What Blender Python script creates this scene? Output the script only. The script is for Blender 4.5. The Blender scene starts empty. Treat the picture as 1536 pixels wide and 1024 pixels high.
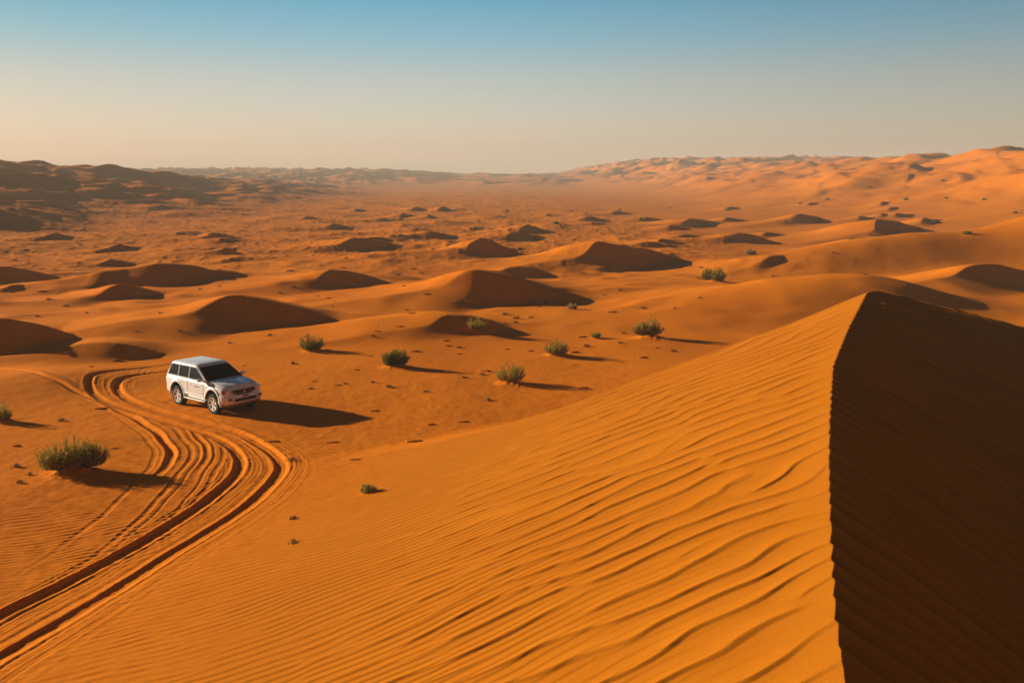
import bpy, bmesh, math, random
import numpy as np
from mathutils import Vector, Matrix, noise as mnoise

# ------------------------------------------------------------------ scene, camera
scene = bpy.context.scene
COL = scene.collection
FPX = 1450.0                      # focal length in pixels of a 1536 px wide frame
HORIZON = 268.0
CAMZ = 9.0
PITCH = math.atan((512 - HORIZON) / FPX)
CP, SP = math.cos(PITCH), math.sin(PITCH)
SUN_EL = math.radians(14.4)
SUN_DIR2 = (-math.cos(math.radians(22)), math.sin(math.radians(22)))   # towards the sun, on the ground

cam_d = bpy.data.cameras.new('camera')
cam = bpy.data.objects.new('camera', cam_d)
COL.objects.link(cam)
cam.location = (0, 0, CAMZ)
cam.rotation_euler = (math.pi / 2 - PITCH, 0, 0)
cam_d.sensor_width = 36
cam_d.lens = FPX / 1536 * 36
cam_d.clip_start = 0.05
cam_d.clip_end = 40000
scene.camera = cam


def ray(px, py):
    a, b = (px - 768) / FPX, (512 - py) / FPX
    d = np.array([a, CP + b * SP, -SP + b * CP])
    return d / d[1]               # per metre of forward distance


def at_dist(px, py, Y):
    d = ray(px, py)
    return d[0] * Y, Y, CAMZ + d[2] * Y


def at_z(px, py, z=0.0):
    d = ray(px, py)
    Y = (z - CAMZ) / d[2]
    return d[0] * Y, Y


# ------------------------------------------------------------------ numpy noise
_rs = np.random.RandomState(7)
_ANG = _rs.rand(256, 256) * 2 * np.pi
_GX, _GY = np.cos(_ANG), np.sin(_ANG)


def perlin(x, y):
    xi, yi = np.floor(x).astype(np.int64), np.floor(y).astype(np.int64)
    fx, fy = x - xi, y - yi
    u = fx * fx * fx * (fx * (fx * 6 - 15) + 10)
    v = fy * fy * fy * (fy * (fy * 6 - 15) + 10)
    x0, x1, y0, y1 = xi & 255, (xi + 1) & 255, yi & 255, (yi + 1) & 255

    def g(ix, iy, dx, dy):
        return _GX[ix, iy] * dx + _GY[ix, iy] * dy
    a = g(x0, y0, fx, fy)
    b = g(x1, y0, fx - 1, fy)
    c = g(x0, y1, fx, fy - 1)
    d = g(x1, y1, fx - 1, fy - 1)
    return ((a + (b - a) * u) * (1 - v) + (c + (d - c) * u) * v) * 1.4


def fbm(x, y, n=3, gain=0.5):
    s, amp, f = 0, 1.0, 1.0
    for i in range(n):
        s = s + amp * perlin(x * f + 17.3 * i, y * f - 9.1 * i)
        amp *= gain
        f *= 2.03
    return s


def sstep(a, b, x):
    t = np.clip((x - a) / (b - a), 0, 1)
    return t * t * (3 - 2 * t)


def smax(a, b, k):
    h = np.clip(0.5 + 0.5 * (a - b) / k, 0, 1)
    return b + (a - b) * h + k * h * (1 - h)


def smin(a, b, k):
    return -smax(-a, -b, k)


def narrow(s, w, spread, nw, seed, ang=0.12):
    """Narrow-band wave field: phase and strength; its zeros give the forks seen in sand ripples."""
    r = np.random.RandomState(seed)
    re = np.zeros_like(s)
    im = np.zeros_like(s)
    for i in range(nw):
        k = 2 * np.pi * (1 + spread * r.randn())
        th = ang * r.randn()
        ph = r.rand() * 2 * np.pi
        arg = k * (math.cos(th) * s + math.sin(th) * w) + ph
        re += np.cos(arg)
        im += np.sin(arg)
    return np.arctan2(im, re), np.hypot(re, im) / math.sqrt(nw)


def ripple_profile(ph, sharp):
    """Asymmetric ripple -0.5..0.5: long gentle rise with phase, short steep fall."""
    t = (ph / (2 * np.pi)) % 1.0
    up = np.clip(t / sharp, 0, 1)
    dn = np.clip((t - sharp) / (1 - sharp), 0, 1)
    a = up * up * (3 - 2 * up) * 0.45 + up * 0.55
    return np.where(t < sharp, a, 1 - dn * dn * (3 - 2 * dn)) - 0.5


# ------------------------------------------------------------------ foreground dune
CREST_PX = [(1270, 1030, 9.5), (1254, 930, 11.0), (1247, 800, 13.7), (1244, 700, 16.5), (1245, 630, 19.4),
            (1250, 548, 25.0), (1273, 492, 30.5), (1304, 432, 38.0)]
_c = np.array([at_dist(*c) for c in CREST_PX])
_CY = np.concatenate([[-60, -20, 0, 4], _c[:, 1]])
_sx = (_c[1, 0] - _c[0, 0]) / (_c[1, 1] - _c[0, 1])
_CX = np.concatenate([[_c[0, 0] - .30 * 69.5, _c[0, 0] - .3 * 29.5, _c[0, 0] - .30 * 9.5, _c[0, 0] - .30 * 5.5], _c[:, 0]])
_CZ = np.concatenate([[1.5, 2.9, 3.35, 3.5], _c[:, 2]])
_ys = np.linspace(-60, 60, 2401)
_xs = np.interp(_ys, _CY, _CX)
_xs[_ys > 38] = _c[-1, 0] + (_ys[_ys > 38] - 38) * .35
_zs = np.interp(_ys, _CY, _CZ)
_k = np.exp(-np.linspace(-2.5, 2.5, 61) ** 2)
_k /= _k.sum()


def _smooth(a):
    p = np.pad(a, 30, mode='edge')
    return np.convolve(p, _k, mode='valid')


_xs, _zs = _smooth(_xs), _smooth(_zs)


def crest(Y):
    return np.interp(Y, _ys, _xs), np.interp(Y, _ys, _zs)


PEAK = _c[-1]


def lit_ripples(x, y):
    # ripples cross the windward face and run out towards its toe
    xc, zc = crest(y)
    d = xc - x
    a = math.radians(66)          # direction across the ripples
    ca, sa = math.cos(a), math.sin(a)
    wx = x + .52 * perlin(x * .42, y * .42) + .14 * perlin(x * 1.1 + 5, y * 1.1)
    wy = y + .44 * perlin(x * .36 + 40, y * .36) + .12 * perlin(x * 1.0, y * 1.0 + 9)
    s = -wx * ca * .62 + wy * sa
    w = wx * sa + wy * ca
    # wavelength grows away from the foot of the picture
    s0 = s
    lam0, lam1 = .43, .016
    sc = np.log(np.maximum(lam0 + lam1 * np.maximum(s0, -12), .15) / lam0) / lam1
    ph, st = narrow(sc, w * 1.7, .095, 18, 3, .11)
    t = (ph / (2 * np.pi)) % 1.0
    up = np.clip(t / .16, 0, 1)
    r = np.where(t < .16, up * up * (3 - 2 * up), np.clip((1 - t) / .84, 0, 1) ** 1.9) - .40
    return r * np.clip(st * 2.1, 0, 1.0), d


def dark_ripples(x, y):
    wx = x + .30 * perlin(x * .3, y * .3)
    wy = y + .30 * perlin(x * .3 + 31, y * .3)
    a = math.radians(64)
    s = wx * math.cos(a) + wy * math.sin(a)
    w = -wx * math.sin(a) + wy * math.cos(a)
    ph, st = narrow(s / .62, w / 1.0, .10, 16, 11, .09)
    ph2, st2 = narrow(s / .23, w / .5, .12, 12, 12, .10)
    return ripple_profile(ph, .84) * np.clip(st * 1.2, .2, 1) + .12 * ripple_profile(ph2, .8) * np.clip(st2, .2, 1)


def fg_dune(x, y, fine):
    xc, zc = crest(y)
    d = xc - x
    slL = .33 - .01 * sstep(9, 30, y)
    L = zc - slL * d + .16 * np.exp(-(d / 1.4) ** 2) * 0
    L = L - .12 * sstep(0, 3, d) * sstep(28, 37, y)
    # the far edge of the windward face
    yb = PEAK[1] - .3 - np.maximum(PEAK[0] - x, 0) * .36
    over = y - yb
    L = L - .55 * np.maximum(smax(over, 0 * over, 1.0) - .05, 0)
    sr = .62 - .34 * sstep(10, 37, y)
    D = zc + sr * d
    over2 = y - (PEAK[1] + .2 + np.maximum(x - PEAK[0], 0) * .18)
    D = D - .55 * np.maximum(smax(over2, 0 * over2, .8) - .05, 0)
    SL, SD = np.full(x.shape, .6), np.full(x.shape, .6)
    global _fgshade
    if fine is not None and fine.any():
        m = fine & (d > -1.5) & (L > -1.0)
        r, dd = lit_ripples(x[m], y[m])
        fade = sstep(.2, 2.4, L[m]) * (.5 + .5 * sstep(-7, 3, x[m] - .12 * (y[m] - 10))) * (1 - .3 * sstep(17, 36, y[m])) * (.28 + .72 * sstep(0, 1.0, d[m]))
        L = L.copy()
        aa = math.radians(66)
        xx, yy = x[m], y[m]
        sx = -(xx + .3 * perlin(xx * .3, yy * .3)) * math.cos(aa) * .7 + (yy + .3 * perlin(xx * .3 + 8, yy * .3)) * math.sin(aa)
        ph2, st2 = narrow(sx / .25, (xx * math.sin(aa) + yy * math.cos(aa)) / .25, .09, 14, 33, .09)
        L[m] += ripple_profile(ph2, .2) * np.clip(st2 * 2, 0, 1) * .019 * sstep(4.2, 1.2, L[m])
        L[m] += r * .041 * fade
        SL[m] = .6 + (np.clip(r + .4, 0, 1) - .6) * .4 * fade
        dr = None
        m2 = fine & (d < 1.0) & (D > -3)
        D = D.copy()
        dr = dark_ripples(x[m2], y[m2])
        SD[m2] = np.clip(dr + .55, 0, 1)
        D[m2] += dr * .24 * (.13 + .87 * sstep(0, 1.2, -d[m2]))
    _fgshade = np.where(L < D, SL, SD)      # ripple shading for the sand colour, darker in the hollows
    return np.minimum(L, D), L, D


# ------------------------------------------------------------------ mid dunes
# height, windward length, lee slope, crest as (px, py, share of the height) from its near end over the summit to its far tail
DUNES = [
    (1.75, 10, .55, [(300, 491, .05), (318, 470, .5), (345, 442, 1), (400, 452, .72), (460, 468, .35), (515, 485, .03)]),
    (2.5, 14, .55, [(718, 453, .05), (680, 434, .5), (672, 413, .88), (692, 403, 1), (770, 418, .62), (840, 440, .25), (895, 456, .03)]),
    (2.5, 14, .58, [(908, 401, .03), (888, 385, .5), (878, 368, .92), (884, 362, 1), (920, 366, .8), (965, 373, .5), (1020, 388, .03)]),
    (1.7, 8, .55, [(92, 430, .03), (130, 417, .3), (175, 415, .35), (205, 408, .6), (238, 395, 1), (275, 397, .9), (305, 402, .7), (365, 417, .03)]),
    (1.4, 11, .55, [(482, 428, .03), (479, 416, .5), (491, 405, 1), (520, 407, .8), (550, 412, .5), (582, 420, .03)]),
    (1.2, 9, .55, [(188, 440, .05), (167, 431, .5), (168, 422, .95), (180, 422, .95), (210, 430, .5), (244, 441, .03)]),
    (2.2, 14, .58, [(720, 387, .03), (702, 374, .5), (705, 361, .95), (712, 357, 1), (735, 364, .75), (760, 374, .4), (788, 384, .03)]),
    (1.6, 13, .58, [(538, 378, .03), (519, 370, .4), (517, 360, .9), (524, 357, 1), (560, 362, .7), (590, 368, .35), (614, 374, .03)]),
    (1.3, 11, .58, [(612, 358, .03), (628, 351, .6), (645, 347, 1), (662, 350, .7), (684, 358, .03)]),
    (2.3, 15, .58, [(1326, 359, .03), (1308, 352, .4), (1305, 340, .85), (1318, 329, 1), (1345, 332, .8), (1375, 340, .45), (1404, 347, .03)]),
    (1.8, 15, .58, [(1180, 331, .05), (1183, 325, .7), (1195, 321, 1), (1220, 324, .7), (1243, 332, .03)]),
    (1.4, 13, .58, [(1032, 341, .03), (1024, 334, .5), (1030, 328, 1), (1060, 331, .6), (1095, 336, .03)]),
    (1.4, 12, .58, [(1078, 364, .03), (1093, 353, .7), (1108, 349, 1), (1135, 353, .6), (1173, 362, .03)]),
    (1.1, 10, .55, [(1262, 366, .3), (1268, 359, .9), (1276, 358, 1), (1292, 362, .6), (1310, 369, .03)]),
    (2.0, 8, .50, [(1440, 440, .05), (1458, 415, .5), (1463, 397, .9), (1467, 391, 1), (1500, 394, .85), (1535, 404, .5), (1572, 418, .03)]),
    (1.0, 7, .55, [(748, 408, .4), (755, 401, .9), (770, 399, 1), (800, 404, .7), (835, 415, .03)]),
    (.85, 4, .60, [(324, 381, .1), (329, 373, .8), (343, 370, 1), (358, 374, .5), (362, 379, .03)]),
    (1.4, 11, .58, [(788, 352, .03), (786, 344, .7), (790, 337, 1), (805, 342, .6), (826, 350, .03)]),
    (.8, 7, .55, [(962, 366, .2), (966, 362, 1), (1000, 367, .8), (1050, 373, .4), (1080, 376, .03)]),
    (.5, 6, .50, [(1137, 391, .1), (1142, 387, .7), (1155, 385, 1), (1175, 388, .5), (1198, 390, .03)]),
    (1.6, 10, .55, [(-90, 425, .03), (-60, 400, .8), (-20, 396, 1), (30, 401, .7), (85, 412, .03)]),
    (.6, 5, .55, [(18, 432, .05), (22, 423, 1), (45, 426, .6), (68, 429, .03)]),
    (1.7, 11, .50, [(-80, 510, .03), (-50, 470, .9), (-10, 474, 1), (40, 483, .7), (118, 501, .03)]),
    (.70, 9, .34, [(656, 488, .3), (650, 477, .7), (662, 471, 1), (700, 473, .8), (730, 478, .4), (752, 486, .03)]),
    (.75, 6, .32, [(50, 531, .2), (85, 515, .7), (130, 507, 1), (180, 511, .7), (245, 526, .03)]),
    (.35, 4, .50, [(322, 388, .2), (350, 386, .9), (380, 388, .7), (415, 391, .03)]),
    (.55, 4, .55, [(160, 396, .05), (166, 389, 1), (185, 391, .6), (200, 395, .03)]),
]
_dr = random.Random(5)
for _i in range(64):              # the many small dunes of the farther flats
    _y = 300 + 92 * _dr.random() ** 1.25
    _x = _dr.uniform(-60, 1400)
    if _x < 420 and _y < 345 or _y > 368 and _x > 250 or _x > 1150 and _y > 328:
        continue
    _h = _dr.uniform(.45, 1.0) * (1 + (345 - _y) / 90 * .5)
    _f = (_y - 268) / 9 / 1.0     # pixels per metre there
    _w = _dr.uniform(3.0, 6.5) * _f
    DUNES.append((_h, _dr.uniform(5, 10), .56, [(_x + _dr.uniform(-.1, .25) * _w, _y + 2.2 * _h * _f * .45, .04), (_x - .12 * _w, _y + .4 * _h * _f, .6), (_x, _y, 1),
                                                (_x + .45 * _w, _y + .35 * _h * _f, .6), (_x + _w, _y + .9 * _h * _f, .03)]))
# broad low swells (px, py of the summit, height, half length along x, half depth, heading)
SWELLS = [
    (1290, 412, 2.3, 17.0, 9.0, 6),
    (1345, 371, 2.2, 20.0, 10.0, 8),
    (1700, 300, 6.8, 31.0, 14.0, 6),
    (1500, 345, 2.6, 26.0, 12.0, 10),
    (620, 480, .5, 9.0, 6.0, 0),
    (1180, 395, .8, 20.0, 8.0, 6),
    (80, 560, .45, 8.0, 5.0, 0),
]


PLACED = {}
CRESTS = []


def place_landforms():
    """stand every swell and dune on the sand below it, at the height that puts its summit where it is seen"""
    for p in SWELLS:
        PLACED[p] = at_z(p[0], p[1], p[2])
    for it in range(4):
        for p in SWELLS:
            cx, cy = PLACED[p]
            b = _base(np.array([cx]), np.array([cy]))[0][0]
            PLACED[p] = at_z(p[0], p[1], min(p[2] + b, CAMZ - .35))
    for H, Lw, lee, pts in DUNES:
        q = pts[int(np.argmax([k[2] for k in pts]))]
        cx, cy = at_z(q[0], q[1], min(H, CAMZ - (q[1] - HORIZON) / FPX * 260))
        b = 0
        for it in range(6):
            b = .5 * b + .5 * float(_base(np.array([cx]), np.array([cy]))[0][0] + sum(swell_shape(np.array([cx]), np.array([cy]), k)[0] for k in SWELLS))
            top = max(H + b, CAMZ - (q[1] - HORIZON) / FPX * 260)
            top = min(top, CAMZ - (q[1] - HORIZON) / FPX * 45)
            cx, cy = at_z(q[0], q[1], top)
        n = len(pts)
        ip = pts.index(q)
        pp = np.array([k[:2] for k in pts], float)

        def flat(k):
            d = ray(k[0], k[1])
            return (top - H - CAMZ) / min(d[2], -.004)
        y0 = min(max(flat(pts[0]), cy - 5 - .03 * cy), cy - 1.0)
        y1 = min(max(flat(pts[-1]), cy - 1.0), cy + 4 + .03 * cy)
        a = np.concatenate([[0], np.cumsum(np.hypot(np.diff(pp[:, 0]), 2.5 * np.diff(pp[:, 1])))])
        yy = np.where(np.arange(n) <= ip, np.interp(a, [0, max(a[ip], 1e-6)], [y0, cy]) if ip else cy, np.interp(a, [a[ip], a[-1]], [cy, y1]))
        rr = np.array([ray(*k) for k in pp])
        xy = np.stack([rr[:, 0] * yy, yy], 1)
        bb = _base(xy[:, 0], xy[:, 1])[0] + sum(swell_shape(xy[:, 0], xy[:, 1], k) for k in SWELLS)
        hh = np.clip(CAMZ + rr[:, 2] * yy - bb, .02 * H, 1.08 * H)
        xP = xy[ip, 0]
        # near end: the crest bends towards the viewer and dies out on the left flank
        yN = min(max(y0, cy - 2.0 - .022 * cy), cy - 1.2)
        xN = min(xy[0, 0] if ip else xP - 1, xP - .22 * (cy - yN))
        sl = (cy - yN) / (xP - xN)
        fl = Lw * .95
        gx = np.arange(xN - fl - 2, max(xy[-1, 0], xP + 1) + 2.5, .1)
        kx = [xN - fl, xN, xP]
        ky = [yN - min(sl, .5) * fl, yN, cy]
        kh = [0, .50 * H, max(hh[ip], .9 * H)]
        for m_ in range(ip + 1, n):
            if xy[m_, 0] > kx[-1] + .15:
                kx.append(xy[m_, 0])
                ky.append(xy[m_, 1])
                kh.append(min(hh[m_], kh[-1]) if m_ < n - 1 else 0)
        kh[-1] = 0 if len(kh) > 3 else kh[-1]
        gy, gh = np.interp(gx, kx, ky), np.interp(gx, kx, kh, 0, 0)
        w_ = max(3, int(min(2.0, .20 * (kx[-1] - xN)) / .1) | 1)
        ker = np.hanning(2 * w_ + 1)[1:-1]
        ker /= ker.sum()
        pad = len(ker) // 2

        def sm(a):
            return np.convolve(np.pad(a, pad, mode='edge'), ker, mode='valid')
        gy, gh = sm(gy), sm(gh)
        gh *= H / max(gh.max(), .1)
        al = np.concatenate([[0], np.cumsum(np.hypot(np.diff(gx), np.diff(gy)))])
        at_ = np.linspace(0, al[-1], 72 if H > 1 else 44)
        CRESTS.append((gx, gy, np.stack([np.interp(at_, al, gx), np.interp(at_, al, gy)], 1), np.interp(at_, al, gh),
                       .15 + (lee - .15) * sstep(xN - .15 * fl, xN + .75 * (xP - xN), np.interp(at_, al, gx))))


def dune_shape(x, y, k):
    H, Lw, lee, pts = DUNES[k]
    gx, gy, C, hc, lc = CRESTS[k]
    R = max(1.35 * Lw, H / lee * 2.5, H * 4) + 1
    m = (x > gx[0] - R) & (x < gx[-1] + R) & (y > gy.min() - R) & (y < gy.max() + R)
    out = np.zeros_like(x)
    if not m.any():
        return out
    X = x[m] + .30 * H * perlin(x[m] * .20 + k, y[m] * .20)
    Y = y[m] + .30 * H * perlin(x[m] * .20 + 9, y[m] * .20 + k)
    n = len(C) - 1
    d = np.full(X.shape, 1e9, np.float32)
    DD, HH = np.empty((n, len(X)), np.float32), np.empty((n, len(X)), np.float32)
    for i in range(n):
        e = C[i + 1] - C[i]
        dx, dy = X - C[i][0], Y - C[i][1]
        t = np.clip((dx * e[0] + dy * e[1]) / (e @ e), 0, 1)
        DD[i] = np.sqrt((dx - t * e[0]) ** 2 + (dy - t * e[1]) ** 2)
        HH[i] = hc[i] + (hc[i + 1] - hc[i]) * t
    d = DD.min(0)
    wgt = np.exp(-(DD - d[None]) / (.15 + .18 * d[None]))
    ws = wgt.sum(0)
    h = (wgt * HH).sum(0) / ws
    lee = (wgt * (.5 * (lc[1:] + lc[:-1]))[:, None]).sum(0) / ws
    lees = Y < np.interp(X, gx, gy)
    f = np.minimum(.32 * min(H, 1.5), h * .5 + .005)
    le = h - lee * d
    le = np.maximum(smax(le, 0 * le, f), 0)
    le = np.minimum(le, h)
    q = np.clip(d / (1.35 * Lw * (.5 + .5 * h / H)), 0, 1)
    wl = h * (1 - (.84 * q * q * (3 - 2 * q) + .16 * q * (2 - q)))
    out[m] = np.where(lees, le, wl)
    return out


def swell_shape(x, y, prm):
    px, py, H, Lx, Ly, a = prm
    cx, cy = PLACED[prm]
    a = math.radians(a)
    X, Yy = x - cx, y - cy
    u = (X * math.cos(a) + Yy * math.sin(a)) / Lx
    v = (-X * math.sin(a) + Yy * math.cos(a)) / Ly
    u = np.where(u > 0, u * 1.5, u)
    r = np.sqrt(u * u + v * v)
    return H * np.where(r < 1, (1 - r * r) ** 2 * 1.0, 0) if False else H * np.exp(-2.6 * r * r)


# ------------------------------------------------------------------ wheel tracks
RUT_R = [(-240, 1150), (-120, 1063), (0, 987), (137, 907), (273, 821), (365, 764), (410, 723), (424, 700), (418, 685), (400, 669), (369, 651), (328, 637),
         (281, 625), (244, 615), (203, 603), (181, 592), (174, 582), (183, 572), (212, 563), (259, 557), (320, 553), (380, 549)]
RUT_L = [(-240, 1050), (-120, 982), (0, 919), (137, 850), (228, 800), (296, 759), (337, 727), (360, 703), (362, 687), (350, 669), (325, 653), (281, 638),
         (237, 626), (187, 611), (147, 597), (133, 584), (141, 571), (175, 559), (215, 551), (259, 546), (320, 541), (380, 537)]
OLD = [(-160, 524), (-70, 541), (0, 556), (60, 575), (125, 595), (175, 612), (219, 634), (244, 653), (255, 672), (250, 693), (231, 718), (190, 760), (120, 815), (40, 870), (-60, 930)]


def _spline(px_pts, n):
    p = np.array([at_z(*q) for q in px_pts])
    t = np.concatenate([[0], np.cumsum(np.hypot(*np.diff(p, axis=0).T))])
    # Catmull-Rom resampling
    tt = np.linspace(0, t[-1], n)
    out = np.zeros((n, 2))
    m = np.gradient(p, t, axis=0)
    i = np.clip(np.searchsorted(t, tt, side='right') - 1, 0, len(t) - 2)
    h = t[i + 1] - t[i]
    s = ((tt - t[i]) / h)[:, None]
    h = h[:, None]
    out = (2 * s ** 3 - 3 * s ** 2 + 1) * p[i] + (s ** 3 - 2 * s ** 2 + s) * h * m[i] + (-2 * s ** 3 + 3 * s ** 2) * p[i + 1] + (s ** 3 - s ** 2) * h * m[i + 1]
    return out


def _resample_pair(n):
    a, b = _spline(RUT_L, 400), _spline(RUT_R, 400)
    # pair each left point with the nearest right point, keep order
    c, g = [], []
    for i in range(0, 400, 4):
        dd = np.hypot(*(b - a[i]).T)
        j = int(np.argmin(dd))
        c.append((a[i] + b[j]) / 2)
        g.append(dd[j] / 2)
    c, g = np.array(c), np.array(g)
    for _ in range(3):
        c[1:-1] = (c[:-2] + 2 * c[1:-1] + c[2:]) / 4
        g[1:-1] = (g[:-2] + 2 * g[1:-1] + g[2:]) / 4
    return c, g


TRK_C, TRK_G = _resample_pair(100)
OLD_C = _spline(OLD, 80)


def poly_coords(x, y, C):
    """signed lateral distance (left of travel negative) and arc parameter to polyline C"""
    best = np.full(x.shape, 1e9)
    sd = np.zeros_like(x)
    tp = np.zeros_like(x)
    for i in range(len(C) - 1):
        a, b = C[i], C[i + 1]
        e = b - a
        L2 = e @ e
        if L2 < 1e-9:
            continue
        dx, dy = x - a[0], y - a[1]
        t = np.clip((dx * e[0] + dy * e[1]) / L2, 0, 1)
        qx, qy = dx - t * e[0], dy - t * e[1]
        d2 = qx * qx + qy * qy
        k = d2 < best
        best = np.where(k, d2, best)
        cr = e[0] * dy - e[1] * dx
        sd = np.where(k, -np.sign(cr) * np.sqrt(d2), sd)
        tp = np.where(k, i + t, tp)
    return sd, tp


def rut(u, w, depth):
    """a tyre groove with small shoulders; u in metres"""
    q = u / w
    return -depth * np.exp(-q ** 4) + depth * .42 * np.exp(-((np.abs(q) - 1.55) / .42) ** 2)


def tracks(x, y):
    out = np.zeros_like(x)
    msk = np.zeros_like(x)
    m = (x > -32) & (x < -2) & (y > 11) & (y < 68)
    if not m.any():
        return out, msk
    X, Y = x[m], y[m]
    sd, tp = poly_coords(X, Y, TRK_C)
    # gauge in world stays near a car's; foreshortened picture widths only steer it
    g = np.interp(tp, np.arange(len(TRK_G)), TRK_G)
    q = sd / g
    wob = .05 * perlin(X * .5, Y * .5) + .02 * perlin(X * 2.1, Y * 2.1)
    q = q + wob
    end = sstep(0, 3, tp) * (1 - sstep(len(TRK_C) - 14, len(TRK_C) - 2, tp))
    z = rut((q - 1) * g, .165, .066) + rut((q + 1) * g, .155, .064)
    brk = .55 + .75 * perlin(X * .33 + 8, Y * .33)
    for qq, dep, w in ((-.62, .042, .11), (-.3, .034, .10), (.02, .030, .11), (.36, .045, .11), (.68, .04, .10), (1.38, .05, .12), (1.7, .032, .10),
                       (2.02, .03, .12), (-1.36, .035, .11), (-1.62, .02, .10), (2.4, .018, .12)):
        z = z + rut((q - qq) * g, w, dep) * np.clip(brk if qq in (-.3, .02, 1.7, 2.4) else .9, .1, 1.1) * .38
    # fine tread marks along the lane
    lane = sstep(2.6, 1.8, np.abs(q - .2))
    z = z + lane * .003 * np.sin((q * g) * 2 * np.pi / .13 + 2 * perlin(X * .3, Y * .3)) - .03 * sstep(1.9, .6, np.abs(q - .1))
    z = z + lane * (.006 * perlin(X * 2.2, Y * 2.2) + .004 * perlin(X * 6.0, Y * 6.0))
    o = z * end
    mk = (np.abs(q - .1) < 1.75) * (end > .3)
    sd2, tp2 = poly_coords(X, Y, OLD_C)
    sd2 = sd2 + .10 * perlin(X * .5 + 3, Y * .5)
    n2 = len(OLD_C)
    e2 = sstep(0, 4, tp2) * (1 - sstep(n2 * .66, n2 * .8, tp2))
    e3 = sstep(0, 4, tp2) * (1 - sstep(n2 * .80, n2 * .98, tp2))
    z2 = rut(sd2, .13, .07) * e2
    fan = sstep(n2 * .38, n2 * .6, tp2)
    for off, dep, w in ((-.62, .018, .08), (-1.15, .030, .09), (-1.7, .015, .08), (-2.25, .013, .08), (.5, .012, .08), (-.9, .012, .05), (-1.4, .012, .05), (-2.0, .01, .05)):
        z2 = z2 + rut(sd2 - off * (.45 + .55 * fan), w, dep) * (e2 if dep > .028 else e3)
    k = 1 - mk * 1.0
    o = o + z2 * (1 - sstep(1.9, 1.2, np.abs(q)) * end)
    out[m] = o
    msk[m] = np.maximum(mk, (np.abs(sd2 + .5) < .8) * (e2 > .3))
    return out, msk


# ------------------------------------------------------------------ hills
def hills(x, y):
    nx = x + 10 * perlin(x * .02, y * .02) + 4 * perlin(x * .06, y * .06)
    EL = (11.5 * sstep(62, 178, -nx) + 5 * sstep(130, 300, -nx)) * (1 - .75 * sstep(280, 760, y)) * sstep(-400, 60, y)
    ER = 18.5 * sstep(62, 215, nx * .9 + 18 + 8 * perlin(x * .012, y * .012)) * sstep(20, 190, y + .5 * x - 40)
    EF = 13.0 * sstep(650, 1500, y + 60 * perlin(x * .004, y * .004)) * (1 - sstep(1900, 2900, y))
    return EL, ER, EF


def dunelets(x, y, lam, seed, heading, ang=.35, sharp=.72):
    a = math.radians(heading)
    wx = x + .35 * lam * perlin(x / lam * .7, y / lam * .7)
    wy = y + .35 * lam * perlin(x / lam * .7 + 50, y / lam * .7)
    s = wx * math.cos(a) + wy * math.sin(a)
    w = -wx * math.sin(a) + wy * math.cos(a)
    ph, st = narrow(s / lam, w / lam, .22, 12, seed, ang)
    return (ripple_profile(ph, sharp) + .5) * np.clip(st - .3, 0, .9)


BUSH_MOUNDS = []                  # (x, y, radius, height) filled below


def _base(x, y):
    """the sand without its separate dunes"""
    r = np.hypot(x, y)
    cls = np.zeros(x.shape, int)
    z = .16 * fbm(x * .045, y * .045, 2) + .05 * perlin(x * .19 + 7, y * .19)
    far = sstep(28, 90, r)
    # interdune flats: low hummocks
    z = z + sstep(48, 80, r) * (1 - sstep(170, 280, r)) * .55 * perlin(x * .04 + 2, y * .06)
    hm = perlin(x * .16, y * .22) + .55 * perlin(x * .41 + 9, y * .5)
    hm = smax(hm, 0 * hm, .5)
    z = z + far * .30 * hm * (1 - .8 * sstep(10, 45, x)) * (1 - .6 * sstep(400, 900, r))
    sp = perlin(x * .085 + 3, y * .11 + 60) - .12
    sp = smax(sp, 0 * sp, .3) - .03
    z = z + sstep(85, 150, r) * .8 * sp * (1 - sstep(10, 45, x)) * (1 - sstep(600, 1500, r) * .5)
    z = z + sstep(70, 130, r) * .15 * np.clip(perlin(x * .75, y * .55) + .5 * perlin(x * 1.7, y * 1.4) - .05, 0, 1) * (1 - .85 * sstep(10, 45, x)) * (1 - sstep(300, 700, r))
    EL, ER, EF = hills(x, y)
    m = (EL + ER + EF > .15)
    z = z + EL + ER + EF
    if m.any():
        X, Y = x[m], y[m]
        eL, eR, eF = EL[m], ER[m], EF[m]
        d1 = dunelets(X, Y, 26.0, 5, -20)
        d2 = dunelets(X, Y, 11.0, 8, -12)
        d3 = dunelets(X, Y, 60.0, 15, -30)
        nr = sstep(120, 200, np.hypot(X, Y))
        k = sstep(.1, 4, eL) * 2.0 + sstep(1.0, 9, eR) * 1.6 * nr + sstep(.3, 5, eF) * 1.2
        k2 = sstep(.1, 4, eL) * 1.15 + sstep(.3, 9, eR) * .5 * nr + sstep(.3, 5, eF) * .15
        k3 = sstep(.1, 4, eL) * 2.6 + sstep(1., 9, eR) * 3.2 * nr + sstep(.3, 5, eF) * 4.5
        z[m] += d1 * k + d2 * k2 + d3 * k3
    cls[EL > .6] = 3
    cls[ER > 1.2] = 4
    cls[EF > .6] = 5
    return z, cls


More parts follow.
